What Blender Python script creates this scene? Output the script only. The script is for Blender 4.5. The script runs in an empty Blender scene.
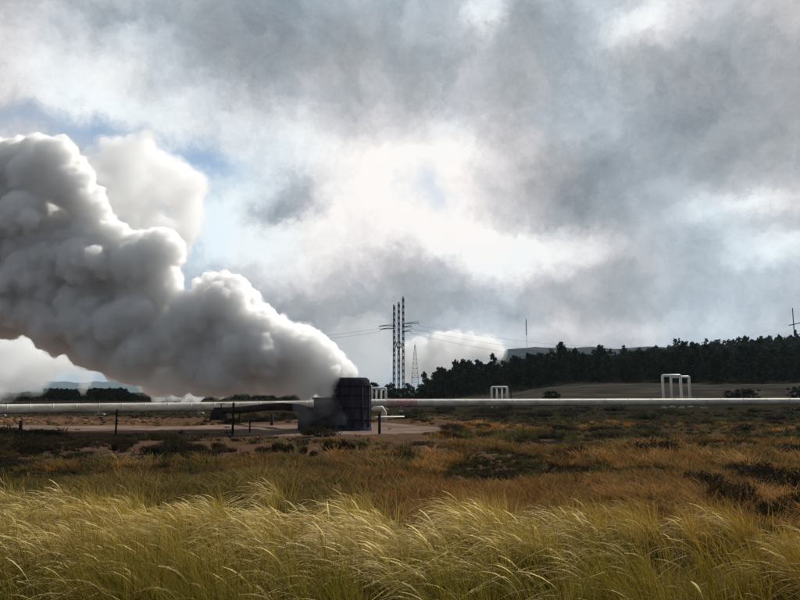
import bpy, math, random
import numpy as np
from mathutils import Vector, Matrix

random.seed(7)
rng = np.random.default_rng(11)
scene = bpy.context.scene
col = scene.collection
PI = math.pi

# ------------------------------------------------------------------ camera
F = 693.0            # focal length in photo pixels (800 wide)
HOR = 392.0          # row of the horizon
CAMZ = 2.5
PITCH = math.atan((HOR - 300.0) / F)
cam_d = bpy.data.cameras.new("camera")
cam_d.sensor_width = 36.0
cam_d.lens = 36.0 * F / 800.0
cam_d.clip_start = 0.1
cam_d.clip_end = 20000.0
cam = bpy.data.objects.new("camera", cam_d)
col.objects.link(cam)
cam.location = (0, 0, CAMZ)
cam.rotation_euler = (PI / 2 + PITCH, 0, 0)
scene.camera = cam


def ray(px, py):
    a, b = (px - 400.0) / F, (300.0 - py) / F
    c, s = math.cos(PITCH), math.sin(PITCH)
    return Vector((a, c - b * s, s + b * c))


def at(px, py, Y):
    d = ray(px, py)
    return Vector((0, 0, CAMZ)) + d * (Y / d.y)


# ------------------------------------------------------------------ world
SUN_DIR = Vector((0.50, 0.58, 0.64)).normalized()
world = bpy.data.worlds.new("World")
scene.world = world
world.use_nodes = True
wt = world.node_tree
wt.nodes.clear()


class NT:
    """small helper to write node maths"""

    def __init__(self, tree):
        self.t = tree

    def node(self, kind, **kw):
        n = self.t.nodes.new(kind)
        for k, v in kw.items():
            setattr(n, k, v)
        return n

    def put(self, sock, v):
        if isinstance(v, bpy.types.NodeSocket):
            self.t.links.new(v, sock)
        else:
            sock.default_value = v

    def m(self, op, a, b=None, c=None, clamp=False):
        n = self.t.nodes.new("ShaderNodeMath")
        n.operation = op
        n.use_clamp = clamp
        self.put(n.inputs[0], a)
        if b is not None:
            self.put(n.inputs[1], b)
        if c is not None:
            self.put(n.inputs[2], c)
        return n.outputs[0]

    def noise(self, vec, scale, detail=6, rough=0.55, out=0, lac=2.0, dist=0.0):
        n = self.t.nodes.new("ShaderNodeTexNoise")
        n.inputs["Scale"].default_value = scale
        n.inputs["Detail"].default_value = detail
        n.inputs["Roughness"].default_value = rough
        n.inputs["Lacunarity"].default_value = lac
        n.inputs["Distortion"].default_value = dist
        if vec is not None:
            self.t.links.new(vec, n.inputs["Vector"])
        return n.outputs[out]

    def ramp(self, fac, stops, interp="LINEAR"):
        n = self.t.nodes.new("ShaderNodeValToRGB")
        n.color_ramp.interpolation = interp
        e = n.color_ramp.elements
        while len(e) < len(stops):
            e.new(0.5)
        for i, (p, c) in enumerate(stops):
            e[i].position = p
            e[i].color = (c[0], c[1], c[2], 1) if len(c) == 3 else c
        self.put(n.inputs[0], fac)
        return n.outputs[0]

    def mix(self, fac, a, b, blend="MIX"):
        n = self.t.nodes.new("ShaderNodeMix")
        n.data_type = "RGBA"
        n.blend_type = blend
        self.put(n.inputs[0], fac)
        for s, v in ((n.inputs[6], a), (n.inputs[7], b)):
            if isinstance(v, bpy.types.NodeSocket):
                self.t.links.new(v, s)
            else:
                s.default_value = (v[0], v[1], v[2], 1)
        return n.outputs[2]

    def vec(self, op, a, b):
        n = self.t.nodes.new("ShaderNodeVectorMath")
        n.operation = op
        self.put(n.inputs[0], a)
        if op == "SCALE":
            self.put(n.inputs["Scale"], b)
        else:
            self.put(n.inputs[1], b)
        return n.outputs[0]


W = NT(wt)
wo = W.node("ShaderNodeOutputWorld")
bg = W.node("ShaderNodeBackground")
SKY_STRENGTH = 0.1
bg.inputs["Strength"].default_value = SKY_STRENGTH
wt.links.new(bg.outputs[0], wo.inputs[0])
sky = W.node("ShaderNodeTexSky", sky_type="NISHITA")
sky.sun_disc = False
sky.sun_elevation = math.asin(SUN_DIR.z)
sky.sun_rotation = math.atan2(SUN_DIR.x, SUN_DIR.y)
sky.air_density = 1.0
sky.dust_density = 0.6
sky.ozone_density = 2.0
tc = W.node("ShaderNodeTexCoord")
gen = tc.outputs["Generated"]
# the cloud deck: a direction-space pattern of cloud masses
warp_a = W.vec("SUBTRACT", W.noise(gen, 4.0, 5, 0.55, out=1), (0.5, 0.5, 0.5))
warp_b = W.vec("SUBTRACT", W.noise(gen, 13.0, 9, 0.70, out=1), (0.5, 0.5, 0.5))
dirw = W.vec("ADD", W.vec("ADD", gen, W.vec("SCALE", warp_a, 0.13)), W.vec("SCALE", warp_b, 0.10))
sep = W.node("ShaderNodeSeparateXYZ")
wt.links.new(dirw, sep.inputs[0])
az = W.m("ARCTAN2", sep.outputs[0], sep.outputs[1])
el = W.m("ARCSINE", W.m("MINIMUM", W.m("MAXIMUM", sep.outputs[2], -1.0), 1.0))


def blob(px, py, rx, ry, amp, rot=0.0):
    d = ray(px, py).normalized()
    a0, e0 = math.atan2(d.x, d.y), math.asin(d.z)
    k = 1.0 / F * (0.93 if abs(px - 400) < 200 else 0.8)
    da = W.m("SUBTRACT", az, a0)
    de = W.m("SUBTRACT", el, e0)
    if rot:
        c, s = math.cos(rot), math.sin(rot)
        u = W.m("MULTIPLY_ADD", da, c, W.m("MULTIPLY", de, s))
        v = W.m("MULTIPLY_ADD", da, -s, W.m("MULTIPLY", de, c))
    else:
        u, v = da, de
    u = W.m("MULTIPLY", u, 1.0 / (rx * k))
    v = W.m("MULTIPLY", v, 1.0 / (ry * k))
    r2 = W.m("MULTIPLY_ADD", u, u, W.m("MULTIPLY", v, v))
    return W.m("MULTIPLY", W.m("EXPONENT", W.m("MULTIPLY", r2, -1.0)), amp)


BRIGHT = [
    (420, 190, 75, 60, 0.50), (500, 245, 110, 26, 0.50, 0.0), (330, 240, 60, 70, 0.35), (250, 215, 60, 55, 0.45),
    (470, 140, 60, 30, 0.25), (745, 210, 60, 18, 0.30), (785, 262, 45, 22, 0.32), (650, 5, 50, 26, 0.38),
    (485, 5, 22, 22, 0.30), (300, 145, 60, 30, 0.22), (60, 60, 120, 45, 0.26), (140, 105, 130, 34, 0.28),
    (20, 330, 90, 60, 0.22), (600, 335, 200, 18, 0.12), (180, 160, 40, 30, 0.25), (30, 180, 60, 50, 0.3),
    (290, 205, 34, 22, -0.55), (262, 20, 90, 40, -0.10), (280, 90, 55, 60, -0.12, 0.9), (420, 70, 150, 60, -0.08),
    (550, 30, 50, 30, -0.08), (660, 110, 130, 60, -0.17), (600, 175, 60, 40, -0.13), (720, 60, 80, 40, -0.08),
    (350, 300, 70, 50, -0.10), (330, 335, 60, 30, -0.10), (280, 310, 60, 40, -0.12), (480, 300, 90, 25, -0.12), (540, 210, 50, 22, -0.08),
    (780, 150, 60, 26, -0.10), (120, 8, 90, 10, -0.10),
]
B = W.m("MULTIPLY_ADD", W.noise(gen, 5.5, 8, 0.6), 0.62, 0.12)
for b in BRIGHT:
    B = W.m("ADD", B, blob(*b))
B = W.m("MULTIPLY_ADD", W.m("SUBTRACT", W.noise(dirw, 16.0, 10, 0.72), 0.5), 0.42, B)
bil = W.m("ABSOLUTE", W.m("SUBTRACT", W.noise(dirw, 7.0, 6, 0.55), 0.5))
B = W.m("MULTIPLY_ADD", bil, 0.55, W.m("SUBTRACT", B, 0.035))
B = W.m("MULTIPLY_ADD", B, 1.30, -0.045)
# unseen sky overhead and behind the camera is darkened to strengthen the backlit contrast
raw = W.node("ShaderNodeSeparateXYZ")
wt.links.new(gen, raw.inputs[0])
B = W.m("SUBTRACT", B, W.m("MULTIPLY", W.m("SUBTRACT", 0.25, raw.outputs[1], clamp=True), 0.35))
B = W.m("SUBTRACT", B, W.m("MULTIPLY", W.m("SUBTRACT", raw.outputs[2], 0.62, clamp=True), 0.7))
cloud = W.ramp(B, [(0.0, (0.17, 0.19, 0.22)), (0.20, (0.28, 0.30, 0.325)), (0.40, (0.415, 0.43, 0.45)),
                   (0.60, (0.61, 0.60, 0.62)), (0.85, (0.88, 0.86, 0.85)), (1.0, (1.0, 0.98, 0.96))])
cool = W.ramp(W.noise(gen, 2.6, 4, 0.5), [(0.42, (1.01, 0.995, 0.99)), (0.62, (0.84, 0.97, 1.05))])
cloud = W.mix(1.0, cloud, cool, "MULTIPLY")
BLUE = [(88, 120, 50, 20, 1.0), (220, 157, 44, 20, 1.1, -0.35), (170, 140, 40, 16, 0.7), (12, 115, 36, 26, 0.7), (430, 195, 20, 26, 0.55), (195, 235, 20, 14, 0.5),
        (345, 120, 0.1, 0.1, 0.0), (270, 322, 26, 12, 0.3), (460, 322, 60, 12, 0.3), (90, 380, 50, 16, 0.6)]
M = None
for b in BLUE:
    v = blob(*b)
    M = v if M is None else W.m("ADD", M, v)
nz = W.m("SUBTRACT", W.noise(gen, 9.0, 7, 0.6), 0.5)
M = W.m("MULTIPLY_ADD", nz, 0.7, M)
M = W.m("MULTIPLY", W.m("SUBTRACT", M, 0.15), 0.95, clamp=True)
M = W.m("MULTIPLY", M, 0.85, clamp=True)
blue = W.mix(0.5, sky.outputs[0], (2.9, 4.9, 7.4))
cl10 = W.vec("SCALE", cloud, 1.0 / SKY_STRENGTH)
final = W.mix(M, cl10, blue)
wt.links.new(final, bg.inputs["Color"])
world.cycles.sampling_method = "MANUAL"
world.cycles.sample_map_resolution = 1024

# ------------------------------------------------------------------ sun
sl = bpy.data.lights.new("sun", "SUN")
sl.energy = 5.0
sl.angle = math.radians(0.5)
sl.color = (1.0, 0.95, 0.87)
so = bpy.data.objects.new("sun", sl)
col.objects.link(so)
so.rotation_euler = (-SUN_DIR).to_track_quat("-Z", "Y").to_euler()

scene.view_settings.view_transform = "Standard"
scene.view_settings.look = "None"
scene.view_settings.exposure = 0.0
scene.view_settings.gamma = 1.0
scene.view_settings.use_curve_mapping = False
scene.render.engine = "CYCLES"
cy = scene.cycles
cy.use_denoising = True
cy.denoiser = "OPENIMAGEDENOISE"
cy.max_bounces = 20
cy.diffuse_bounces = 3
cy.glossy_bounces = 2
cy.transmission_bounces = 3
cy.volume_bounces = 18
cy.transparent_max_bounces = 24
cy.use_adaptive_sampling = True
cy.adaptive_threshold = 0.02
cy.caustics_reflective = False
cy.caustics_refractive = False


# ------------------------------------------------------------------ helpers
def tag(o, label=None, cat=None, group=None, kind=None):
    if label:
        o["label"] = label
    if cat:
        o["category"] = cat
    if group:
        o["group"] = group
    if kind:
        o["kind"] = kind
    return o


def empty(name, loc, rz=0.0):
    o = bpy.data.objects.new(name, None)
    o.empty_display_size = 0.3
    col.objects.link(o)
    o.location = loc
    o.rotation_euler = (0, 0, rz)
    return o


def mesh_np(name, V, faces_list, mat, parent=None, colors=None, smooth=False, loc=None):
    """V (n,3); faces_list: list of (m,k) int arrays"""
    me = bpy.data.meshes.new(name)
    V = np.asarray(V, dtype=np.float32)
    me.vertices.add(len(V))
    me.vertices.foreach_set("co", V.ravel())
    loops = np.concatenate([f.ravel() for f in faces_list]).astype(np.int32)
    tot = np.concatenate([np.full(len(f), f.shape[1], dtype=np.int32) for f in faces_list])
    start = np.concatenate([[0], np.cumsum(tot)[:-1]]).astype(np.int32)
    me.loops.add(len(loops))
    me.loops.foreach_set("vertex_index", loops)
    me.polygons.add(len(tot))
    me.polygons.foreach_set("loop_start", start)
    me.polygons.foreach_set("loop_total", tot)
    if smooth:
        me.polygons.foreach_set("use_smooth", np.ones(len(tot), dtype=bool))
    if colors is not None:
        at_ = me.color_attributes.new("Col", "FLOAT_COLOR", "POINT")
        c4 = np.ones((len(V), 4), dtype=np.float32)
        c4[:, :3] = colors
        at_.data.foreach_set("color", c4.ravel())
    me.update(calc_edges=True)
    me.validate()
    if mat is not None:
        me.materials.append(mat)
    o = bpy.data.objects.new(name, me)
    col.objects.link(o)
    if loc is not None:
        o.location = loc
    if parent is not None:
        o.parent = parent
    return o


class MB:
    """collects shapes that become one mesh"""

    def __init__(self):
        self.v, self.f, self.n = [], {3: [], 4: []}, 0
        self.ng = []

    def add(self, V, faces):
        V = np.asarray(V, dtype=float)
        self.v.append(V)
        for f in faces:
            f = [i + self.n for i in f]
            if len(f) in (3, 4):
                self.f[len(f)].append(f)
            else:
                c = f[0]
                for i in range(1, len(f) - 1):
                    self.f[3].append([c, f[i], f[i + 1]])
        self.n += len(V)

    def box(self, c, s, rz=0.0, bev=0.0):
        x, y, z = s[0] / 2, s[1] / 2, s[2] / 2
        V = np.array([[a * x, b * y, d * z] for d in (-1, 1) for a, b in ((-1, -1), (1, -1), (1, 1), (-1, 1))])
        if rz:
            cs, sn = math.cos(rz), math.sin(rz)
            V[:, :2] = V[:, :2] @ np.array([[cs, sn], [-sn, cs]])
        self.add(V + np.array(c), [(3, 2, 1, 0), (4, 5, 6, 7), (0, 1, 5, 4), (1, 2, 6, 5), (2, 3, 7, 6), (3, 0, 4, 7)])

    def tube(self, pts, r, seg=10, cap=True):
        """round tube through points; r number or list"""
        P = [Vector(p) for p in pts]
        n = len(P)
        R = r if isinstance(r, (list, tuple)) else [r] * n
        V = []
        up = None
        for i in range(n):
            t = (P[min(i + 1, n - 1)] - P[max(i - 1, 0)]).normalized()
            if up is None:
                up = Vector((0, 0, 1)) if abs(t.z) < 0.9 else Vector((0, 1, 0))
            a = t.cross(up).normalized()
            b = a.cross(t).normalized()
            up = b
            for k in range(seg):
                q = 2 * PI * k / seg
                V.append(P[i] + a * (math.cos(q) * R[i]) + b * (math.sin(q) * R[i]))
        fs = []
        for i in range(n - 1):
            for k in range(seg):
                k2 = (k + 1) % seg
                fs.append((i * seg + k, i * seg + k2, (i + 1) * seg + k2, (i + 1) * seg + k))
        if cap:
            fs.append(tuple(range(seg))[::-1])
            fs.append(tuple((n - 1) * seg + k for k in range(seg)))
        self.add([tuple(v) for v in V], fs)

    def lathe(self, prof, c=(0, 0, 0), seg=32, cap=True):
        V = [(c[0] + r * math.cos(2 * PI * k / seg), c[1] + r * math.sin(2 * PI * k / seg), c[2] + z) for r, z in prof for k in range(seg)]
        fs = []
        n = len(prof)
        for i in range(n - 1):
            for k in range(seg):
                k2 = (k + 1) % seg
                fs.append((i * seg + k, i * seg + k2, (i + 1) * seg + k2, (i + 1) * seg + k))
        if cap:
            fs.append(tuple(range(seg))[::-1])
            fs.append(tuple((n - 1) * seg + k for k in range(seg)))
        self.add(V, fs)

    def build(self, name, mat, parent=None, smooth=False, loc=None):
        fl = [np.array(self.f[k]) for k in (3, 4) if self.f[k]]
        return mesh_np(name, np.concatenate(self.v), fl, mat, parent, None, smooth, loc)


def copy_tree(o, parent=None):
    c = o.copy()
    col.objects.link(c)
    if parent is not None:
        c.parent = parent
    for ch in [x for x in o.children]:
        copy_tree(ch, c)
    return c


def new_mat(name):
    m = bpy.data.materials.new(name)
    m.use_nodes = True
    nt = m.node_tree
    nt.nodes.clear()
    out = nt.nodes.new("ShaderNodeOutputMaterial")
    return m, NT(nt), out


def simple_mat(name, base, var=0.25, scale=3.0, rough=0.7, metal=0.0, dirt=None, dirt_amt=0.5, bump=0.0, stretch=None):
    m, N, out = new_mat(name)
    t = m.node_tree
    tcn = N.node("ShaderNodeTexCoord")
    v = tcn.outputs["Object"]
    if stretch:
        mp = N.node("ShaderNodeMapping")
        t.links.new(v, mp.inputs[0])
        mp.inputs["Scale"].default_value = stretch
        v = mp.outputs[0]
    n1 = N.noise(v, scale, 8, 0.6)
    lo = [c * (1 - var) for c in base]
    hi = [min(1, c * (1 + var)) for c in base]
    c = N.ramp(n1, [(0.3, lo), (0.7, hi)])
    if dirt:
        n2 = N.noise(v, scale * 0.6, 10, 0.7)
        fac = N.ramp(n2, [(0.45, (0, 0, 0)), (0.7, (dirt_amt,) * 3)])
        c = N.mix(fac, c, dirt)
    p = N.node("ShaderNodeBsdfPrincipled")
    t.links.new(c, p.inputs["Base Color"])
    p.inputs["Roughness"].default_value = rough
    p.inputs["Metallic"].default_value = metal
    if rough >= 0.9:
        p.inputs["Specular IOR Level"].default_value = 0.0
    if bump:
        b = N.node("ShaderNodeBump")
        b.inputs["Strength"].default_value = bump
        t.links.new(n1, b.inputs["Height"])
        t.links.new(b.outputs[0], p.inputs["Normal"])
    t.links.new(p.outputs[0], out.inputs[0])
    return m


def leaf_mat(name, tint=(1, 1, 1), transl=0.35, rough=0.6, const=None, objvar=0.0):
    """plant material: colour from the mesh's own colour attribute, thin leaves let light through"""
    m, N, out = new_mat(name)
    t = m.node_tree
    if const is None:
        a = N.node("ShaderNodeVertexColor")
        a.layer_name = "Col"
        c = a.outputs[0]
        c = N.mix(1.0, c, tint, "MULTIPLY")
    else:
        c = N.mix(0.0, const, const)
    if objvar:
        oi = N.node("ShaderNodeObjectInfo")
        k = N.m("MULTIPLY_ADD", oi.outputs["Random"], objvar, 1 - objvar / 2)
        c = N.vec("SCALE", c, k)
    d = N.node("ShaderNodeBsdfPrincipled")
    d.inputs["Roughness"].default_value = rough
    d.inputs["Specular IOR Level"].default_value = 0.25 if rough < 0.65 else 0.04
    t.links.new(c, d.inputs["Base Color"])
    tr = N.node("ShaderNodeBsdfTranslucent")
    t.links.new(N.vec("SCALE", c, 1.15) if transl > 0.4 else c, tr.inputs[0])
    mx = N.node("ShaderNodeMixShader")
    mx.inputs[0].default_value = transl
    t.links.new(d.outputs[0], mx.inputs[1])
    t.links.new(tr.outputs[0], mx.inputs[2])
    t.links.new(mx.outputs[0], out.inputs[0])
    return m


def vnoise(x, y, s, seed=0):
    """cheap smooth numpy noise in 0..1"""
    x, y = np.asarray(x, float) * s, np.asarray(y, float) * s
    r = np.random.default_rng(seed + 1000)
    T = r.random((64, 64))
    xi, yi = np.floor(x).astype(int), np.floor(y).astype(int)
    fx, fy = x - xi, y - yi
    fx, fy = fx * fx * (3 - 2 * fx), fy * fy * (3 - 2 * fy)
    g = lambda i, j: T[(xi + i) % 64, (yi + j) % 64]
    return (g(0, 0) * (1 - fx) + g(1, 0) * fx) * (1 - fy) + (g(0, 1) * (1 - fx) + g(1, 1) * fx) * fy


def fbm(x, y, s, seed=0, o=4):
    r, a, tot = 0, 1.0, 0
    for k in range(o):
        r = r + vnoise(x, y, s * 2 ** k, seed + k) * a
        tot += a
        a *= 0.5
    return r / tot


def sm(x, a, b):
    t = np.clip((np.asarray(x, float) - a) / (b - a), 0, 1)
    return t * t * (3 - 2 * t)


def ground_z(x, y):
    x, y = np.asarray(x, float), np.asarray(y, float)
    z = (fbm(x, y, 0.12, 3) - 0.5) * 0.55 * sm(y, 12, 24) + (fbm(x, y, 0.9, 5, 2) - 0.5) * 0.10
    z = z * (1 - sm(y, 55, 80) * 0.6)
    return z


def hill_z(x, y):
    x, y = np.asarray(x, float), np.asarray(y, float)
    px = x / np.maximum(y, 1) * F + 400          # bearing only shapes the hill's left end
    bank = (2.2 + 2.8 * sm(x, 26, 52)) * sm(y, 148, 196) * sm(x, 8, 34) + 1.2 * sm(y, 170, 230) * sm(x, -10, 20)
    ramp = sm(y, 198, 430) * (6.5 + 14.5 * sm(x, 60, 260) + 14 * sm(x, 250, 520)) * sm(x, 20, 95)
    back = 1 - 0.5 * sm(y, 450, 640)
    return (bank + ramp) * back + (fbm(x, y, 0.03, 9) - 0.5) * 1.5 * sm(y, 150, 200) - 0.25


# ------------------------------------------------------------------ ground
def grid_mesh(name, xs, ys, zf, mat):
    X, Y = np.meshgrid(xs, ys)
    Z = zf(X, Y)
    V = np.stack([X.ravel(), Y.ravel(), Z.ravel()], 1)
    nx, ny = len(xs), len(ys)
    i = np.arange(nx - 1)[None, :] + np.arange(ny - 1)[:, None] * nx
    Fq = np.stack([i, i + 1, i + 1 + nx, i + nx], -1).reshape(-1, 4)
    return mesh_np(name, V, [Fq], mat, None, None, True)


def ground_material():
    m, N, out = new_mat("heath_soil")
    t = m.node_tree
    g = N.node("ShaderNodeNewGeometry")
    pos = g.outputs["Position"]
    big = N.noise(pos, 0.09, 6, 0.6)
    mid = N.noise(pos, 0.9, 10, 0.72)
    fine = N.noise(pos, 9.0, 6, 0.7)
    c = N.ramp(big, [(0.32, (0.050, 0.036, 0.020)), (0.45, (0.105, 0.062, 0.032)), (0.55, (0.12, 0.07, 0.05)), (0.68, (0.060, 0.055, 0.026))])
    c2 = N.ramp(mid, [(0.35, (0.035, 0.026, 0.016)), (0.55, (0.078, 0.048, 0.031)), (0.72, (0.145, 0.105, 0.075))])
    c = N.mix(0.55, c, c2)
    sp = N.node("ShaderNodeSeparateXYZ")
    t.links.new(pos, sp.inputs[0])
    # beyond the pipeline the ground is dark low cover
    right = N.m("MULTIPLY", N.m("SUBTRACT", sp.outputs[0], 5.0), 0.25, clamp=True)
    edge = N.m("MULTIPLY_ADD", right, -26.0, 70.0)
    far = N.m("MULTIPLY", N.m("SUBTRACT", N.m("MULTIPLY_ADD", mid, 8.0, sp.outputs[1]), edge), 0.08, clamp=True)
    c = N.mix(far, c, N.ramp(mid, [(0.35, (0.013, 0.012, 0.008)), (0.6, (0.034, 0.028, 0.017))]))
    k = N.ramp(fine, [(0.3, (0.6, 0.6, 0.6)), (0.7, (1.25, 1.25, 1.25))])
    c = N.mix(1.0, c, k, "MULTIPLY")
    p = N.node("ShaderNodeBsdfPrincipled")
    p.inputs["Roughness"].default_value = 0.95
    p.inputs["Specular IOR Level"].default_value = 0.0
    t.links.new(c, p.inputs["Base Color"])
    b = N.node("ShaderNodeBump")
    b.inputs["Strength"].default_value = 0.8
    b.inputs["Distance"].default_value = 0.1
    t.links.new(N.m("ADD", mid, N.m("MULTIPLY", fine, 0.4)), b.inputs["Height"])
    t.links.new(b.outputs[0], p.inputs["Normal"])
    t.links.new(p.outputs[0], out.inputs[0])
    return m


M_ground = ground_material()
xs = np.concatenate([-np.geomspace(60, 10000, 28)[::-1], np.linspace(-58, 58, 233), np.geomspace(60, 10000, 28)])
ys = np.concatenate([np.linspace(-60, 4, 9), np.linspace(5, 90, 171), np.geomspace(92, 9500, 54)])
tag(grid_mesh("ground", xs, ys, ground_z, M_ground), kind="structure")


def hill_material():
    m, N, out = new_mat("hill_ground")
    t = m.node_tree
    g = N.node("ShaderNodeNewGeometry")
    pos = g.outputs["Position"]
    mp = N.node("ShaderNodeMapping")
    mp.inputs["Scale"].default_value = (0.35, 1.0, 3.0)
    t.links.new(pos, mp.inputs[0])
    n = N.noise(mp.outputs[0], 0.25, 8, 0.65)
    c = N.ramp(n, [(0.3, (0.020, 0.018, 0.014)), (0.5, (0.040, 0.036, 0.030)), (0.7, (0.080, 0.072, 0.058))])
    sp = N.node("ShaderNodeSeparateXYZ")
    t.links.new(pos, sp.inputs[0])
    # needle litter covers the ground where the wood starts
    wood = N.m("MULTIPLY", N.m("SUBTRACT", N.m("MULTIPLY_ADD", n, 10.0, sp.outputs[1]), 200.0), 0.3, clamp=True)
    c = N.mix(wood, c, (0.018, 0.017, 0.012))
    p = N.node("ShaderNodeBsdfPrincipled")
    p.inputs["Roughness"].default_value = 0.95
    p.inputs["Specular IOR Level"].default_value = 0.0
    t.links.new(c, p.inputs["Base Color"])
    t.links.new(p.outputs[0], out.inputs[0])
    return m


M_hill = hill_material()
tag(grid_mesh("hill", np.linspace(-40, 900, 189), np.linspace(140, 900, 153), hill_z, M_hill), kind="structure")


def dirt_z(x, y):
    return ground_z(x, y) * 0.6 + 0.07


M_dirt = simple_mat("pale_dirt", (0.165, 0.12, 0.098), 0.35, 0.5, 0.95, dirt=(0.09, 0.06, 0.045), dirt_amt=0.8, bump=0.4)


def strip(name, pts, mat, zf, n=160, seed=4):
    """flat sheet between two edge polylines given as (x, y_near, y_far)"""
    pts = np.array(pts, float)
    X = np.linspace(pts[0, 0], pts[-1, 0], n)
    a = np.interp(X, pts[:, 0], pts[:, 1]) + (fbm(X, X * 0, 0.35, seed) - 0.5) * 2.2
    b = np.interp(X, pts[:, 0], pts[:, 2]) + (fbm(X, X * 0 + 9, 0.35, seed) - 0.5) * 2.2
    k = 14
    T = np.linspace(0, 1, k)[:, None]
    Y = a[None] * (1 - T) + b[None] * T
    XX = np.repeat(X[None], k, 0)
    Z = zf(XX, Y)
    edge = np.minimum(T, 1 - T) * 2
    Z = ground_z(XX, Y) + 0.05 * np.clip(edge * 4, 0, 1) - 0.02
    V = np.stack([XX.ravel(), Y.ravel(), Z.ravel()], 1)
    i = np.arange(n - 1)[None, :] + np.arange(k - 1)[:, None] * n
    Fq = np.stack([i, i + 1, i + 1 + n, i + n], -1).reshape(-1, 4)
    return mesh_np(name, V, [Fq], mat, None, None, True)


tag(strip("dirt_track", [(-60, 45, 56), (-30, 44.5, 55), (-14, 43, 54), (-5, 40, 52), (-1, 40, 58), (1.5, 43, 54), (3.5, 46, 50)], M_dirt, dirt_z), kind="structure")

# ------------------------------------------------------------------ plants
def blades(root, h, lean, width, nseg, cb, ct, droop=0.5, twist=None, head=None):
    """root (n,3), h (n,), lean (n,2) horizontal reach as share of h, width (n,), colours (n,3) base and tip.
    head: share of width swelling near the tip for seed heads"""
    n = len(root)
    S = nseg + 1
    t = np.linspace(0, 1, S)[None, :]
    droop = np.broadcast_to(np.asarray(droop, float), (n,))[:, None]
    lx, ly = lean[:, :1], lean[:, 1:2]
    reach = t ** 1.8
    L = np.sqrt(lx ** 2 + ly ** 2)
    zz = (t - droop * L * t ** 3.2 * 0.55)
    X = root[:, 0:1] + h[:, None] * lx * reach
    Y = root[:, 1:2] + h[:, None] * ly * reach
    Z = root[:, 2:3] + h[:, None] * zz
    if twist is None:
        twist = rng.uniform(-0.9, 0.9, n)
    wx, wy = np.cos(twist), np.sin(twist)
    prof = (1 - t ** 1.6) * 0.9 + 0.1
    if head is not None:
        prof = 0.45 + 0 * t
        prof = prof + head * np.exp(-((t - 0.84) / 0.13) ** 2)
    w = width[:, None] * prof * 0.5
    A = np.stack([X - w * wx[:, None], Y - w * wy[:, None], Z], -1)
    Bv = np.stack([X + w * wx[:, None], Y + w * wy[:, None], Z + w * 0.3], -1)
    V = np.stack([A, Bv], 2).reshape(n, S * 2, 3)
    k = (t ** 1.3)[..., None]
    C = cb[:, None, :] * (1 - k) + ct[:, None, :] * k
    C = np.repeat(C, 2, axis=1)
    base = (np.arange(n) * S * 2)[:, None]
    q = np.arange(nseg) * 2
    Fq = np.stack([q, q + 1, q + 3, q + 2], -1)[None] + base[:, :, None]
    return V.reshape(-1, 3), Fq.reshape(-1, 4), C.reshape(-1, 3)


def merge(parts):
    vs, fs, cs, n = [], [], [], 0
    for V, Fq, C in parts:
        vs.append(V)
        fs.append(Fq + n)
        cs.append(C)
        n += len(V)
    return np.concatenate(vs), np.concatenate(fs), np.concatenate(cs)


M_grass = leaf_mat("windblown_grass", transl=0.5, rough=0.75)
M_heath = leaf_mat("heath_tufts", transl=0.2, rough=0.85)


def grass_edge(x):
    """distance of the far edge of the tall grass"""
    return np.interp(x, [-9, -4, 0, 3, 4.5, 8], [12.9, 12.5, 11.4, 12.6, 11.4, 9.6]) + 1.6 * (fbm(x, 0 * x, 0.6, 21, 3) - 0.5)


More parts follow.
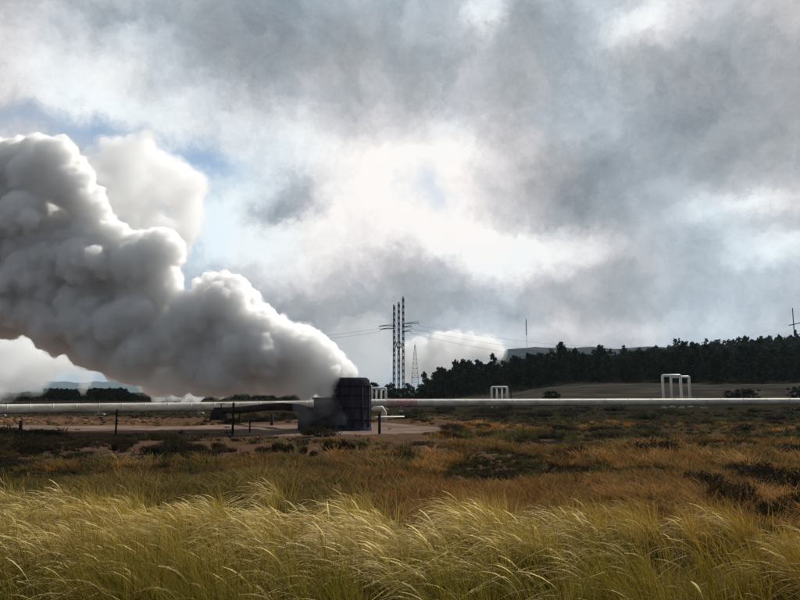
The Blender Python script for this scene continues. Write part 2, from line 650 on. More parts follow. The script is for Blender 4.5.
def tall_grass():
    parts = []
    # tussocks
    nT = 760
    tx = rng.uniform(-9.5, 10.5, nT)
    ty = rng.uniform(4.6, 15.0, nT)
    keep = (ty < grass_edge(tx) - 0.1 + np.where(rng.random(nT) < 0.16, rng.uniform(0.3, 3.0, nT), 0)) & (np.abs(tx) < ty * 0.66 + 1.2)
    tx, ty = tx[keep], ty[keep]
    nT = len(tx)
    tone = fbm(tx, ty, 0.45, 31, 3)
    right = sm(tx, 0.5, 5.0)
    size = rng.uniform(0.65, 1.25, nT)
    back = sm(ty - grass_edge(tx), -4.6, -1.2)
    dens = sm(fbm(tx, ty, 0.8, 91, 2), 0.25, 0.5)
    for j in range(nT):
        nb = int(180 * size[j] ** 2 * (0.25 + 0.75 * dens[j]))
        r = np.abs(rng.normal(0, 0.17, nb)) * size[j]
        a = rng.uniform(0, 2 * PI, nb)
        rx, ry = tx[j] + r * np.cos(a), ty[j] + r * np.sin(a)
        root = np.stack([rx, ry, ground_z(rx, ry) - 0.02], 1)
        h = rng.normal(0.66, 0.14, nb) * (0.7 + 0.4 * size[j]) * (0.7 + 0.6 * tone[j])
        h = np.clip(h, 0.2, 1.15)
        out = 0.28 * r / 0.17
        lean = np.stack([-rng.uniform(-0.05, 0.85, nb) * rng.uniform(0.5, 1.15) + rng.standard_t(3, nb) * 0.06 + out * np.cos(a) * 0.55, out * np.sin(a) * 0.6 + rng.normal(0, 0.16, nb)], 1)
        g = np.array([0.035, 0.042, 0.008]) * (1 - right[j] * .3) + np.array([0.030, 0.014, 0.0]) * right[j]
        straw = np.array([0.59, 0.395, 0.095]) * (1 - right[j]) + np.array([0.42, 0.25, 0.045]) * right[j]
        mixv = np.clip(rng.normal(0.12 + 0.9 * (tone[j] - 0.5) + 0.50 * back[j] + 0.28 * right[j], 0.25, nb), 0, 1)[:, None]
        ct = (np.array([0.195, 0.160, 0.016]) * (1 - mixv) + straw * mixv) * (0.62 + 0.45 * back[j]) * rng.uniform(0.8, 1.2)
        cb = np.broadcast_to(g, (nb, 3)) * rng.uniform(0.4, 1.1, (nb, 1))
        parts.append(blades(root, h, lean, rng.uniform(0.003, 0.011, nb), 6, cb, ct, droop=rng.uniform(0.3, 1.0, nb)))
        ns = int(46 * size[j] * (1.2 - 0.7 * right[j]) * (0.14 + 0.86 * back[j]) * rng.uniform(0.3, 1.4))
        r = np.abs(rng.normal(0, 0.15, ns))
        a = rng.uniform(0, 2 * PI, ns)
        rx, ry = tx[j] + r * np.cos(a), ty[j] + r * np.sin(a)
        root = np.stack([rx, ry, ground_z(rx, ry)], 1)
        h = rng.normal(0.86, 0.10, ns) * (0.75 + 0.3 * size[j]) * (0.88 + 0.24 * tone[j])
        lean = np.stack([-rng.uniform(0.5, 1.1, ns) + rng.normal(0, 0.12, ns), rng.normal(0, 0.22, ns)], 1)
        ct = np.array([0.80, 0.62, 0.29]) * rng.uniform(0.65, 1.15, (ns, 1)) * (1 - 0.35 * right[j])
        cb = np.broadcast_to(np.array([0.12, 0.11, 0.035]), (ns, 3))
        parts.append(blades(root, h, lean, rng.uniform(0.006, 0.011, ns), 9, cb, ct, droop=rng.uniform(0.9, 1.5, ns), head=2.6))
    V, Fq, C = merge(parts)
    o = mesh_np("tall_grass", V, [Fq], M_grass, None, C)
    tag(o, "windblown straw and green grass in front, bending left with pale seed heads", "grass", kind="stuff")
    print("grass verts", len(V))


tall_grass()


def on_pad(x, y):
    near = np.interp(x, [-60, -30, -14, -5, -1, 1.5, 3.5], [45, 44.5, 43, 40, 40, 43, 46])
    far = np.interp(x, [-60, -30, -14, -5, -1, 1.5, 3.5], [56, 55, 54, 52, 58, 54, 50])
    return (y > near - 1) & (y < far + 0.5) & (x < 4)


def heath():
    parts = []
    n = 21000
    inv = rng.uniform(1 / 88.0, 1 / 10.6, n)
    ty = 1 / inv
    tx = rng.uniform(-1, 1, n) * (ty * 0.64 + 2)
    keep = (ty > grass_edge(tx) - 0.5) & ~(on_pad(tx, ty) & (rng.random(n) < 0.94))
    # bare reddish flats on the left, between the dark scrub and the track
    tpx = 400 + F * tx / ty
    patch = fbm(tx, ty, 0.35, 61, 3)
    bare = (tpx < 450) & (tpx > 30) & (ty > 25) & (ty < 66) & (rng.random(n) < np.clip(0.45 + (patch - 0.47) * 6, 0.15, 0.95))
    keep &= ~bare
    tx, ty = tx[keep], ty[keep]
    n = len(tx)
    zone = fbm(tx, ty, 0.10, 41, 4)
    zone2 = fbm(tx, ty, 0.28, 51, 3)
    nb = 26
    R = np.repeat
    sc = rng.uniform(0.6, 1.3, n) * (0.45 + 2.6 * np.clip(zone2 - 0.3, 0, 0.5))
    sc = sc * (1 - 0.35 * sm(ty, 40, 60))
    sx, sy, s = R(tx, nb), R(ty, nb), R(sc, nb)
    N_ = n * nb
    r = np.abs(rng.normal(0, 0.14, N_)) * s
    a = rng.uniform(0, 2 * PI, N_)
    rx, ry = sx + r * np.cos(a), sy + r * np.sin(a)
    root = np.stack([rx, ry, ground_z(rx, ry) - 0.02], 1)
    h = rng.uniform(0.12, 0.36, N_) * s
    lean = np.stack([-0.2 + np.cos(a) * 0.7 + rng.normal(0, 0.2, N_), np.sin(a) * 0.6], 1)
    pal = np.array([[0.100, 0.076, 0.022], [0.165, 0.078, 0.024], [0.170, 0.105, 0.038], [0.046, 0.044, 0.016], [0.115, 0.062, 0.030], [0.030, 0.021, 0.013]])
    left = 1 - sm(tx, -4, 3)
    rust = np.clip((zone - 0.42) * 5, 0, 1)
    v = rng.random(n)
    idx = np.where(ty < 19, np.where(v < 0.6, 0, np.where(v < 0.8, 3, 2)), np.where(v < 0.3, 4, np.where(v < 0.42, 1, np.where(v < 0.75, 0, 3))))
    idx = np.where((zone > 0.53) & (v < 0.7) & (400 + F * tx / ty > 330 + 60 * zone2), np.where(v < 0.35, 1, 2), idx)
    idx = np.where(((zone < 0.44) | (zone2 < 0.40)) & (v < 0.75), np.where(v < 0.4, 3, 5), idx)
    idx = np.where((ty > 58) & (v < 0.7), np.where(v < 0.2, 3, 5), idx)
    idx = np.where((ty > 28) & (ty < 42) & (tx < -4) & (v < 0.6), 5, idx)
    C0 = pal[idx] * rng.uniform(0.65, 1.3, (n, 1)) * (0.95 + 1.6 * np.clip(zone2 - 0.35, 0, 1))[:, None] * rng.choice([0.9, 1.5, 2.0], n)[:, None] * 1.08
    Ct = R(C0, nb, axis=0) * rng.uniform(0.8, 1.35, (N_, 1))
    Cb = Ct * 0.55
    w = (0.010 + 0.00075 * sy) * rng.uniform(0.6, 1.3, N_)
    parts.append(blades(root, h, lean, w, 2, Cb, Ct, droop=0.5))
    V, Fq, C = merge(parts)
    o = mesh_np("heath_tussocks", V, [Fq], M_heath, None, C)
    tag(o, "low brown, rust and olive heath covering the flat ground behind the tall grass", "heath", kind="stuff")
    print("heath verts", len(V))


heath()


def leaf_cloud(n, sampler, size, cols, up=0.3):
    """n little leaf faces at sampled points"""
    P = sampler(n)
    n = len(P)
    d1 = rng.normal(0, 1, (n, 3))
    d1 /= np.linalg.norm(d1, axis=1)[:, None]
    d2 = rng.normal(0, 1, (n, 3))
    d2 -= d1 * (d1 * d2).sum(1)[:, None]
    d2 /= np.linalg.norm(d2, axis=1)[:, None]
    s = size * rng.uniform(0.6, 1.4, (n, 1))
    V = np.stack([P - d1 * s, P + d2 * s * 0.5, P + d1 * s, P - d2 * s * 0.5], 1).reshape(-1, 3)
    Fq = (np.arange(n) * 4)[:, None] + np.arange(4)[None]
    C = np.repeat(np.asarray(cols)[rng.integers(0, len(cols), n)] * rng.uniform(0.7, 1.3, (n, 1)), 4, axis=0)
    return V, Fq, C


# --- shrubs
M_shrub = leaf_mat("dark_shrub_leaf", transl=0.15, rough=0.7, objvar=0.5)
M_stem = simple_mat("woody_stem", (0.07, 0.05, 0.035), 0.3, 8, 0.9)


def make_shrub(seed, cols, flat=0.55, nleaf=2600):
    r = np.random.default_rng(seed)
    root = empty("shrub", (0, 0, 0))
    nl = 9
    lob = [(r.uniform(-0.6, 0.6), r.uniform(-0.5, 0.5), r.uniform(0.25, 0.75) * flat, r.uniform(0.25, 0.45)) for _ in range(nl)]

    def samp(n):
        k = r.integers(0, nl, n)
        L = np.array(lob)[k]
        d = r.normal(0, 1, (n, 3))
        d /= np.linalg.norm(d, axis=1)[:, None]
        rad = L[:, 3] * r.uniform(0.55, 1.05, n)
        P = L[:, :3] + d * rad[:, None] * np.array([1, 1, 0.8])
        P[:, 2] = np.abs(P[:, 2]) * 0.95
        return P
    V, Fq, C = leaf_cloud(nleaf, samp, 0.034, cols)
    # fine upright shoots break the outline
    m = 260
    P = samp(m)
    Vb, Fb, Cb = blades(P, r.uniform(0.12, 0.3, m), np.stack([r.normal(-0.2, 0.4, m), r.normal(0, 0.4, m)], 1), r.uniform(0.008, 0.02, m), 2,
                        np.repeat(np.array([cols[0]]), m, 0), np.repeat(np.array([cols[-1]]) * 1.3, m, 0))
    V, Fq, C = merge([(V, Fq, C), (Vb, Fb, Cb)])
    mesh_np("foliage", V, [Fq], M_shrub, root, C)
    st = MB()
    for L in lob:
        st.tube([(L[0] * 0.1, L[1] * 0.1, -0.05), (L[0] * 0.6, L[1] * 0.5, L[2] * 0.55), (L[0], L[1], L[2] + 0.1)], [0.03, 0.02, 0.008], 5)
    st.build("stem", M_stem, root)
    return root


SC1 = [(0.030, 0.022, 0.014), (0.045, 0.032, 0.020), (0.022, 0.020, 0.012)]
SC2 = [(0.022, 0.026, 0.012), (0.040, 0.042, 0.018), (0.030, 0.022, 0.014)]
SC3 = [(0.10, 0.065, 0.028), (0.16, 0.11, 0.05), (0.05, 0.035, 0.02)]
protos = [make_shrub(1, SC1), make_shrub(2, SC2), make_shrub(3, SC1, 0.7), make_shrub(4, SC3, 0.5)]
used = set()


def put_shrub(k, px, row, w_px, h_px, label, group):
    Y = CAMZ * F / (row - HOR)
    p = at(px, row, Y)
    o = protos[k]
    if k in used:
        o = copy_tree(o)
    used.add(k)
    s = w_px / F * Y / 1.7
    sz = h_px / F * Y / 0.85 * (1.12 if group is None else 1.0)
    o.location = (p.x, p.y, float(ground_z(p.x, p.y)) - 0.03)
    o.scale = (s, s * 0.9, sz)
    o.rotation_euler = (0, 0, random.uniform(-0.6, 0.6) + (PI if random.random() < 0.5 else 0))
    tag(o, label, "shrub", group)
    return o


BIG = [
    (3, 741, 508, 66, 40, "tawny topped mound shrub with a black hollow under it, lower right"),
    (0, 716, 494, 40, 28, "small dark shrub behind the left end of the tawny mound shrub"),
    (2, 788, 496, 66, 34, "dark brown shrub behind the right end of the tawny mound shrub"),
    (1, 778, 520, 60, 30, "low blackish green shrub at the edge of the tall grass, lower right"),
    (2, 650, 456, 56, 18, "dark brown shrub alone in the olive heath below the pipe frames"),
    (0, 500, 482, 50, 20, "dark low shrub near the middle of the heath"),
    (1, 546, 534, 36, 30, "dark green shrub poking out of the tall grass right of centre"),
    (1, 400, 462, 40, 17, "green shrub right of and nearer than the silencer"),
    (2, 322, 437, 42, 12, "dark bush on the dirt at the foot of the silencer"),
    (1, 572, 458, 44, 16, "grey green shrub between the orange heath and the dark brown shrub"),
]
for a in BIG:
    put_shrub(*a, group=None) if False else put_shrub(a[0], a[1], a[2], a[3], a[4], a[5], None)
for k_, px_, row_, w_, h_, l_ in (
        (0, 700, 486, 40, 22, "dark shrub at the left front corner of the big shrub clump on the right"),
        (2, 758, 482, 52, 24, "dark brown shrub at the back of the big shrub clump on the right"),
        (1, 800, 512, 50, 34, "blackish shrub cut by the right frame edge, front of the shrub clump"),
        (0, 740, 474, 44, 16, "low brown shrub farthest back in the shrub clump on the right")):
    put_shrub(k_, px_, row_, w_, h_, l_, None)
# the row of small dark shrubs on the bare ground in front of the silencer
words_row = "small black shrub in the row on bare ground before the silencer"
rowpx = [187, 203, 219, 232, 247, 262, 277, 291, 304, 316, 331, 343, 353, 366, 380]
for i, x in enumerate(rowpx):
    put_shrub(i % 3, x + random.uniform(-3, 3), random.uniform(446, 458), random.uniform(9, 18), random.uniform(7, 14), words_row, "small black shrubs in the row before the silencer")
# dark scrub band on the left
for i in range(44):
    px = random.uniform(-20, 185) if i % 3 else random.uniform(-20, 110)
    row = random.uniform(441, 466) if px > 70 else random.uniform(434, 468)
    put_shrub(i % 3, px, row, random.uniform(18, 46), random.uniform(7, 15), "low dark scrub bush in the dense black band at left", "dark scrub bushes in the left band")
# scattered low bushes over the heath at right, and below the pipeline
for i in range(34):
    px = random.uniform(390, 830)
    row = 392 + 1 / random.uniform(1 / 95.0, 1 / 24.0)
    put_shrub([0, 1, 2, 1][i % 4], px, row, random.uniform(14, 40), random.uniform(5, 10), "low dark bush scattered in the brown heath right of the silencer", "low bushes scattered over the right heath")
for i in range(46):
    px = random.uniform(400, 830)
    row = random.uniform(409, 416)
    put_shrub([1, 1, 0][i % 3], px, row, random.uniform(14, 36), random.uniform(4, 8), "blackish bush along the dark strip below the right pipeline", "bushes under the right pipeline")


for i in range(9):
    put_shrub(i % 3, 232 + i * 8, random.uniform(418, 423), random.uniform(18, 30), random.uniform(6, 10), "dark bush in the line under the dark branch pipe", "dark bushes under the branch pipe")


# --- trees
M_crown = leaf_mat("conifer_needles", transl=0.10, rough=1.0, objvar=0.5)
M_trunk = simple_mat("tree_bark", (0.06, 0.045, 0.035), 0.3, 4, 0.95)


def crown_pts(kind, r, n):
    """points of a 1 m high crown"""
    if kind == "pine":
        nb = 26
        zb = r.uniform(0.06, 0.93, nb)
        ab = r.uniform(0, 2 * PI, nb)
        rb = (0.27 * (1 - zb) ** 0.7 + 0.03) * r.uniform(0.6, 1.15, nb)
        k = r.integers(0, nb, n)
        t = r.uniform(0.2, 1, n)
        d = r.normal(0, 0.035, (n, 3))
        P = np.stack([np.cos(ab[k]) * rb[k] * t, np.sin(ab[k]) * rb[k] * t, zb[k] + 0.03 * t], 1) + d
        top = r.random(n) < 0.05
        P[top, :2] *= 0.2
        P[top, 2] = r.uniform(0.9, 1.02, top.sum())
        return P
    nb = 15
    zb = r.uniform(0.14, 0.9, nb)
    ab = r.uniform(0, 2 * PI, nb)
    rb = 0.26 * np.sin(np.clip((zb - 0.0) / 1.0, 0, 1) * PI) ** 0.6 * r.uniform(0.3, 1, nb)
    k = r.integers(0, nb, n)
    d = r.normal(0, 1, (n, 3))
    d /= np.linalg.norm(d, axis=1)[:, None]
    rad = r.uniform(0.05, 0.13, nb)[k] * r.uniform(0.5, 1.1, n)
    return np.stack([np.cos(ab[k]) * rb[k], np.sin(ab[k]) * rb[k], zb[k]], 1) + d * rad[:, None]


TC = [(0.020, 0.028, 0.014), (0.030, 0.038, 0.018), (0.016, 0.022, 0.012)]


def tree_geo(kind, seed, n, size):
    r = np.random.default_rng(seed)
    return leaf_cloud(n, lambda q: crown_pts(kind, r, q), size, TC)


def make_tree(kind, seed, name):
    root = empty(name, (0, 0, 0))
    V, Fq, C = tree_geo(kind, seed, 900, 0.036)
    mesh_np("crown", V, [Fq], M_crown, root, C)
    m = MB()
    r = random.Random(seed)
    m.tube([(0, 0, -0.06), (0.006, 0, 0.3), (-0.004, 0.004, 0.6), (0, 0, 0.92)], [0.022, 0.017, 0.011, 0.003], 6)
    for _ in range(7):
        a, z = r.uniform(0, 2 * PI), r.uniform(0.3, 0.8)
        l = 0.2 * (1.05 - z)
        m.tube([(0, 0, z), (math.cos(a) * l, math.sin(a) * l, z + 0.06)], [0.008, 0.003], 4)
    m.build("trunk", M_trunk, root)
    return root


pines = [make_tree("pine", s, "pine_tree") for s in (101, 102, 103)]
rounds = [make_tree("round", s, "broadleaf_tree") for s in (201, 202, 203)]
tused = set()


def put_tree(proto, x, y, z, h, wide, label, cat, group):
    o = proto if proto.name not in tused else copy_tree(proto)
    tused.add(proto.name)
    o.location = (x, y, z)
    o.scale = (h * wide, h * wide, h)
    o.rotation_euler = (0, 0, random.uniform(0, 6.28))
    tag(o, label, cat, group)
    return o


# forest positions on the hill
fx, fy = [], []
sp = 5.6
for yy in np.arange(198, 470, sp):
    for xx in np.arange(2, 420, sp):
        x = xx + rng.uniform(-2.4, 2.4)
        y = yy + rng.uniform(-2.4, 2.4)
        px = 400 + F * x / y
        if px < 424 or px > 960:
            continue
        if y > 300 and px < 510:
            continue
        fx.append(x)
        fy.append(y)
fx, fy = np.array(fx), np.array(fy)
fz = hill_z(fx, fy)
order = np.argsort(fy + (400 + F * fx / fy > 805) * 1e4)
print("forest trees", len(fx))
NI = 296
fh = rng.uniform(6.0, 10.0, len(fx)) * np.where(rng.random(len(fx)) < 0.12, 1.22, 1.0)
fh *= 1.0 - 0.22 * (fy < 215)
fpx = 400 + F * fx / fy
fh = np.where(fpx < 445, fh * 0.85, fh)
for q, i in enumerate(order[:NI]):
    pr = (pines + rounds + pines)[random.randrange(9)]
    kind = "pine" if pr in pines else "round"
    lab = "dark conifer in the front rank of the wood at the foot of the hill" if kind == "pine" else "dark round crowned tree in the front rank of the wood below the hill"
    put_tree(pr, fx[i], fy[i], fz[i], fh[i], random.uniform(0.95, 1.35), lab, "tree",
             "front rank conifers of the hill wood" if kind == "pine" else "front rank round crowned trees of the hill wood")
parts = []
geos = [tree_geo("pine", 301 + k, 300, 0.062) for k in range(4)] + [tree_geo("round", 311 + k, 300, 0.062) for k in range(3)]
for i in order[NI:]:
    V, Fq, C = geos[rng.integers(0, 7)]
    a = rng.uniform(0, 6.28)
    h, w = fh[i], fh[i] * rng.uniform(0.95, 1.4)
    if rng.random() < 0.08:
        h *= 1.3
    c, s = math.cos(a), math.sin(a)
    Vn = np.stack([(V[:, 0] * c - V[:, 1] * s) * w + fx[i], (V[:, 0] * s + V[:, 1] * c) * w + fy[i], V[:, 2] * h + fz[i]], 1)
    parts.append((Vn, Fq, C * rng.uniform(0.7, 1.3)))
V, Fq, C = merge(parts)
tag(mesh_np("forest", V, [Fq], M_crown, None, C), "dark unbroken forest climbing the hill behind the front rank of trees", "forest", kind="stuff")


def belt(px0, px1, Y, top_row, n, group, label, ragged=0.12, kinds=None, wide=1.1):
    for i in range(n):
        px = px0 + (px1 - px0) * (i + 0.5) / n + random.uniform(-0.5, 0.5)
        y = Y + random.uniform(-6, 6)
        p = at(px, 400, y)
        tr = top_row if not callable(top_row) else top_row(px)
        z1 = CAMZ + (HOR - tr) * y / F
        h = (z1 + 0.3) * random.uniform(1 - ragged, 1.02)
        if h < 1:
            h = 1
        put_tree(random.choice(kinds or rounds), p.x, y, -0.3, h, wide * random.uniform(0.9, 1.2), label, "tree", group)


belt(-20, 44, 200, lambda x: 393 - 3 * math.sin(x * 0.3), 40, "trees in the far left row", "far dark tree in the ragged row at the left edge beyond the pipeline", 0.3)
belt(44, 83, 205, 387.5, 34, "trees in the left flat topped belt", "far bluish tree in the left one of the two flat topped belts", 0.05, wide=1.0)
belt(87, 125, 195, 387, 34, "trees in the right flat topped belt", "far bluish tree in the right one of the two flat topped belts", 0.05, wide=1.0)
belt(125, 152, 195, lambda x: 390 + (x - 125) * 0.3, 22, "trees sloping down from the belt", "far low tree in the row sloping down from the flat topped belts", 0.1)
belt(152, 330, 210, lambda x: 393.5 - 1.5 * math.sin(x * 0.07), 90, "trees under the steam plume", "far green tree in the low row seen under the steam plume", 0.25)
belt(360, 424, 215, lambda x: 383 + 3 * math.sin(x * 0.35), 22, "trees around the pylon foot", "low dark tree in the row at the foot of the power pylon", 0.3)
belt(545, 562, 150, 390, 3, "bushes on the grey bank, centre", "dark bush low on the grey bank beyond the pipeline, centre", 0.3, wide=1.6)
belt(728, 756, 152, 387, 5, "bushes on the grey bank, right", "dark bush low on the grey bank right of the white pipe loops", 0.25, wide=1.9)
belt(790, 830, 165, 381, 6, "trees at the right end of the bank", "dark tree at the right end of the grey bank", 0.25, wide=1.3)

# far hills
def ridge(name, px0, px1, Y, prof, mat, depth):
    n = 90
    V = []
    for j, (dy, k) in enumerate(((-depth, 0.0), (-depth * .6, .45), (-depth * 0.3, .8), (0, 1.0), (depth * .6, 0.6), (depth * 1.2, 0.0))):
        for i in range(n):
            px = px0 + (px1 - px0) * i / (n - 1)
            yy = Y + dy
            z = (CAMZ + (HOR - prof(px)) * Y / F) * k
            V.append(((px - 400) / F * Y, yy, z - 1.0 * (k == 0)))
    i = np.arange(n - 1)[None, :] + np.arange(5)[:, None] * n
    Fq = np.stack([i, i + 1, i + 1 + n, i + n], -1).reshape(-1, 4)
    return mesh_np(name, V, [Fq], mat, None, None, True)


M_far = simple_mat("far_hillside", (0.045, 0.055, 0.035), 0.4, 0.01, 0.95)
rr = lambda x, s, a: a * (float(fbm(np.array([x * 1.0]), np.array([s]), 0.05, 77)[0]) - 0.5)
tag(ridge("far_hill", -500, 330, 8000, lambda x: 381 + rr(x, 3.0, 10) + 0.00004 * (x - 80) ** 2, M_far, 1000), kind="structure")
M_ridge = simple_mat("far_wooded_ridge", (0.018, 0.024, 0.022), 0.4, 0.02, 0.95)  # distance haze put into the base as a dark bluish tone
tag(ridge("far_ridge", 470, 1300, 2600, lambda x: 347.5 + rr(x, 8.0, 9) + rr(x * 9, 5.0, 2.6) + max(0, (510 - x) * 0.7) - max(0, x - 600) * 0.02, M_ridge, 350), kind="structure")

# ------------------------------------------------------------------ steam pipeline
M_pipe = simple_mat("pale_pipe_cladding", (0.56, 0.52, 0.45), 0.16, 0.8, 0.6, 0.0, dirt=(0.22, 0.15, 0.11), dirt_amt=0.8, stretch=(0.6, 2, 2))
M_band = simple_mat("faded_red_paint", (0.40, 0.22, 0.20), 0.35, 2.0, 0.5, dirt=(0.5, 0.45, 0.42), dirt_amt=0.9)
M_white = simple_mat("white_pipe_paint", (0.72, 0.71, 0.68), 0.08, 3.0, 0.45, dirt=(0.35, 0.3, 0.25), dirt_amt=0.35)
M_galv = simple_mat("galvanised_steel", (0.30, 0.31, 0.32), 0.2, 4, 0.5, 0.3)
M_darksteel = simple_mat("dark_steel", (0.022, 0.020, 0.022), 0.3, 4, 0.92, 0.0, dirt=(0.06, 0.035, 0.025), dirt_amt=0.5)
M_conc = simple_mat("concrete", (0.32, 0.31, 0.29), 0.2, 2, 0.9)


def pipe_c(px):
    Y = np.interp(px, [-500, 0, 380, 800, 1300], [60, 72, 88, 110, 150])
    row = np.interp(px, [-500, 0, 215, 380, 800, 1300], [413, 409.2, 406.5, 403.2, 401.5, 399])
    d = ray(px, row)
    return Vector((0, 0, CAMZ)) + d * (Y / d.y)


pl = empty("steam_pipeline", pipe_c(400) * 1.0)
pl.location.z = 0
PR = 0.5
inv = Matrix.Translation(-pl.location)
path, rads = [], []
for x in np.arange(-500, 1300, 23.0):
    p0, p1 = inv @ pipe_c(x), inv @ pipe_c(x + 11.5)
    d = (p1 - p0).normalized()
    path += [p0, p0 + d * 0.05, p0 + d * 0.06, p0 + d * 0.10, p0 + d * 0.14, p0 + d * 0.15, p0 + d * 0.2, p1]
    rads += [PR, PR, PR + 0.02, PR + 0.02, PR + 0.02, PR, PR, PR]
m = MB()
m.tube(path, rads, 20)
m.build("pipe", M_pipe, pl, smooth=True)
b = MB()
b.tube([inv @ pipe_c(x) for x in (386, 396, 406, 416)], PR + 0.024, 20, cap=False)
b.build("red_band", M_band, pl, smooth=True)
for x in (-100, 0, 100, 200, 300, 401, 502, 603, 704, 805, 900):
    s = MB()
    p = pipe_c(x)
    g = float(ground_z(p.x, p.y))
    q = inv @ p
    for dx in (-0.35, 0.35):
        s.box((q.x, q.y + dx, (g + p.z - PR) / 2), (0.12, 0.12, max(0.1, p.z - PR - g + 0.1)))
    s.box((q.x, q.y, p.z - PR + 0.02), (0.22, 1.1, 0.12))
    s.box((q.x, q.y, g + 0.05), (0.6, 1.4, 0.2))
    s.build("support", M_conc, pl)
tag(pl, "long pale insulated steam pipe crossing the whole plain, low on short supports", "pipeline")


def loop_frame(name, px0, px1, top, Y, r, nleg, label, cat, group=None, brace=False):
    """inverted-U of white pipe standing on the ground"""
    a, c = at(px0, top, Y), at(px1, top, Y)
    root = empty(name, ((a.x + c.x) / 2, Y, 0))
    zt = a.z - r
    x0, x1 = a.x - root.location.x + r, c.x - root.location.x - r
    bend = 0.14
    pts = [(x0, 0, -0.1), (x0, 0, zt - bend), (x0 + bend * 0.3, 0, zt - bend * 0.3), (x0 + bend, 0, zt)]
    pts2 = [(x1 - bend, 0, zt), (x1 - bend * 0.3, 0, zt - bend * 0.3), (x1, 0, zt - bend), (x1, 0, -0.1)]
    m1 = MB()
    m1.tube(pts + pts2, r, 12)
    m1.build("pipe_loop", M_white, root, smooth=True)
    for k in range(nleg):
        xx = x0 + (x1 - x0) * (k + 1) / (nleg + 1)
        m2 = MB()
        m2.tube([(xx, 0.0, -0.1), (xx, 0.0, zt - r)], r * 0.8, 10)
        m2.build("leg", M_white, root, smooth=True)
    fl = MB()
    for xx in (x0, x1):
        fl.lathe([(r * 1.6, 0.0), (r * 1.6, 0.08)], (xx, 0, 1.5), 14)
        fl.box((xx, 0, 0.05), (0.7, 0.7, 0.2))
    fl.build("footing", M_conc, root)
    tag(root, label, cat, group)
    return root


loop_frame("pipe_loop_frame", 661, 681.5, 374.2, 107, 0.20, 0, "taller white pipe loop, the front left one of the overlapping pair", "pipe loop")
loop_frame("pipe_loop_frame", 669.5, 690, 375.6, 114, 0.20, 0, "slightly lower white pipe loop, the rear right one of the overlapping pair", "pipe loop")
loop_frame("pipe_loop_frame", 490.5, 508, 386, 106, 0.16, 2, "small white pipe frame with inner legs under three thin poles", "pipe loop")
loop_frame("pipe_loop_frame", 370.5, 387, 387, 98, 0.16, 2, "low white pipe frame just right of the dark silencer", "pipe loop")

for k, x in enumerate((493.5, 502, 510.5)):
    p = at(x, 369.5, 112)
    r_ = empty("utility_pole", (p.x, 112, 0))
    mm = MB()
    mm.tube([(0, 0, -0.2), (0, 0, p.z)], [0.09, 0.055], 8)
    mm.build("pole", M_darksteel, r_)
    mm = MB()
    mm.tube([(0, 0, p.z), (0, 0, p.z + 0.18)], 0.05, 8)
    mm.build("cap", M_darksteel, r_)
    tag(r_, ["left one", "middle one", "right one"][k] + " of the three thin poles above the small white pipe frame", "pole", "three thin poles by the small white frame")

# thick post under the pipeline in view
# ------------------------------------------------------------------ fence posts and rails
def post(px, row0, row1, w, label, mat=None, group=None):
    Y = CAMZ * F / (row1 - HOR)
    p = at(px, row0, Y)
    g = float(ground_z(p.x, Y))
    m_ = MB()
    m_.tube([(0, 0, -0.2), (0, 0, p.z - g), (0, 0, p.z - g + 0.04)], [w, w * 0.95, w * 0.5], 8)
    o = m_.build("fence_post", mat or M_darksteel, None, loc=(p.x, Y, g))
    tag(o, label, "post", group)
    return o


post(21, 421, 437, 0.10, "squat dark post by the orange rubble at far left")
post(117, 410, 433, 0.06, "thin dark post standing in front of the left half of the pipeline")
post(233.5, 403, 433, 0.07, "tall dark post at the left end of the dark branch pipe")
post(250, 419, 432, 0.05, "short thin post right of the tall dark post")
post(379.5, 414, 434, 0.08, "dark post right of the silencer, carrying a white rail end")
o = MB()
p0, p1 = at(375, 417, 44), at(404, 416.5, 52)
o.tube([p0, p1], 0.045, 8)
tag(o.build("white_rail", M_white), "thin white rail running right from the silencer below the pipeline", "rail")

# ------------------------------------------------------------------ silencer
M_stave = simple_mat("wet_dark_staves", (0.030, 0.030, 0.040), 0.45, 1.2, 0.92, 0.0, dirt=(0.06, 0.055, 0.07), dirt_amt=0.5, bump=0.3, stretch=(3, 3, 0.4))
M_box = simple_mat("wet_dark_concrete", (0.026, 0.024, 0.027), 0.4, 1.5, 0.92, dirt=(0.07, 0.06, 0.055), dirt_amt=0.6, bump=0.3)
YS = 46.5
c0 = at(351, 429, YS)
sil = empty("steam_silencer", (c0.x, YS, 0))
R0 = 1.28
H0 = at(351, 377, YS).z
m = MB()
prof = [(R0 * 1.06, 0.0), (R0 * 1.06, 0.25), (R0 * 1.0, 0.27), (R0 * 1.01, 1.4), (R0 * 0.99, H0 - 0.5), (R0 * 0.93, H0 - 0.15), (R0 * 0.80, H0), (R0 * 0.70, H0), (R0 * 0.70, H0 - 0.6)]
m.lathe(prof, (0, 0, -0.05), 40, cap=False)
m.build("tower", M_stave, sil, smooth=False)
for z in (0.7, 1.5, 2.3, H0 - 0.6):
    m = MB()
    m.lathe([(R0 * 1.012, -0.05), (R0 * 1.03, -0.05), (R0 * 1.03, 0.05), (R0 * 1.012, 0.05)], (0, 0, z), 40, cap=False)
    m.build("hoop", M_darksteel, sil)
for k in range(12):
    a = 2 * PI * k / 12 + 0.13
    m = MB()
    m.box((math.cos(a) * R0 * 1.0, math.sin(a) * R0 * 1.0, 1.5), (0.09, 0.12, 2.7), a)
    m.build("stave_post", M_stave, sil)
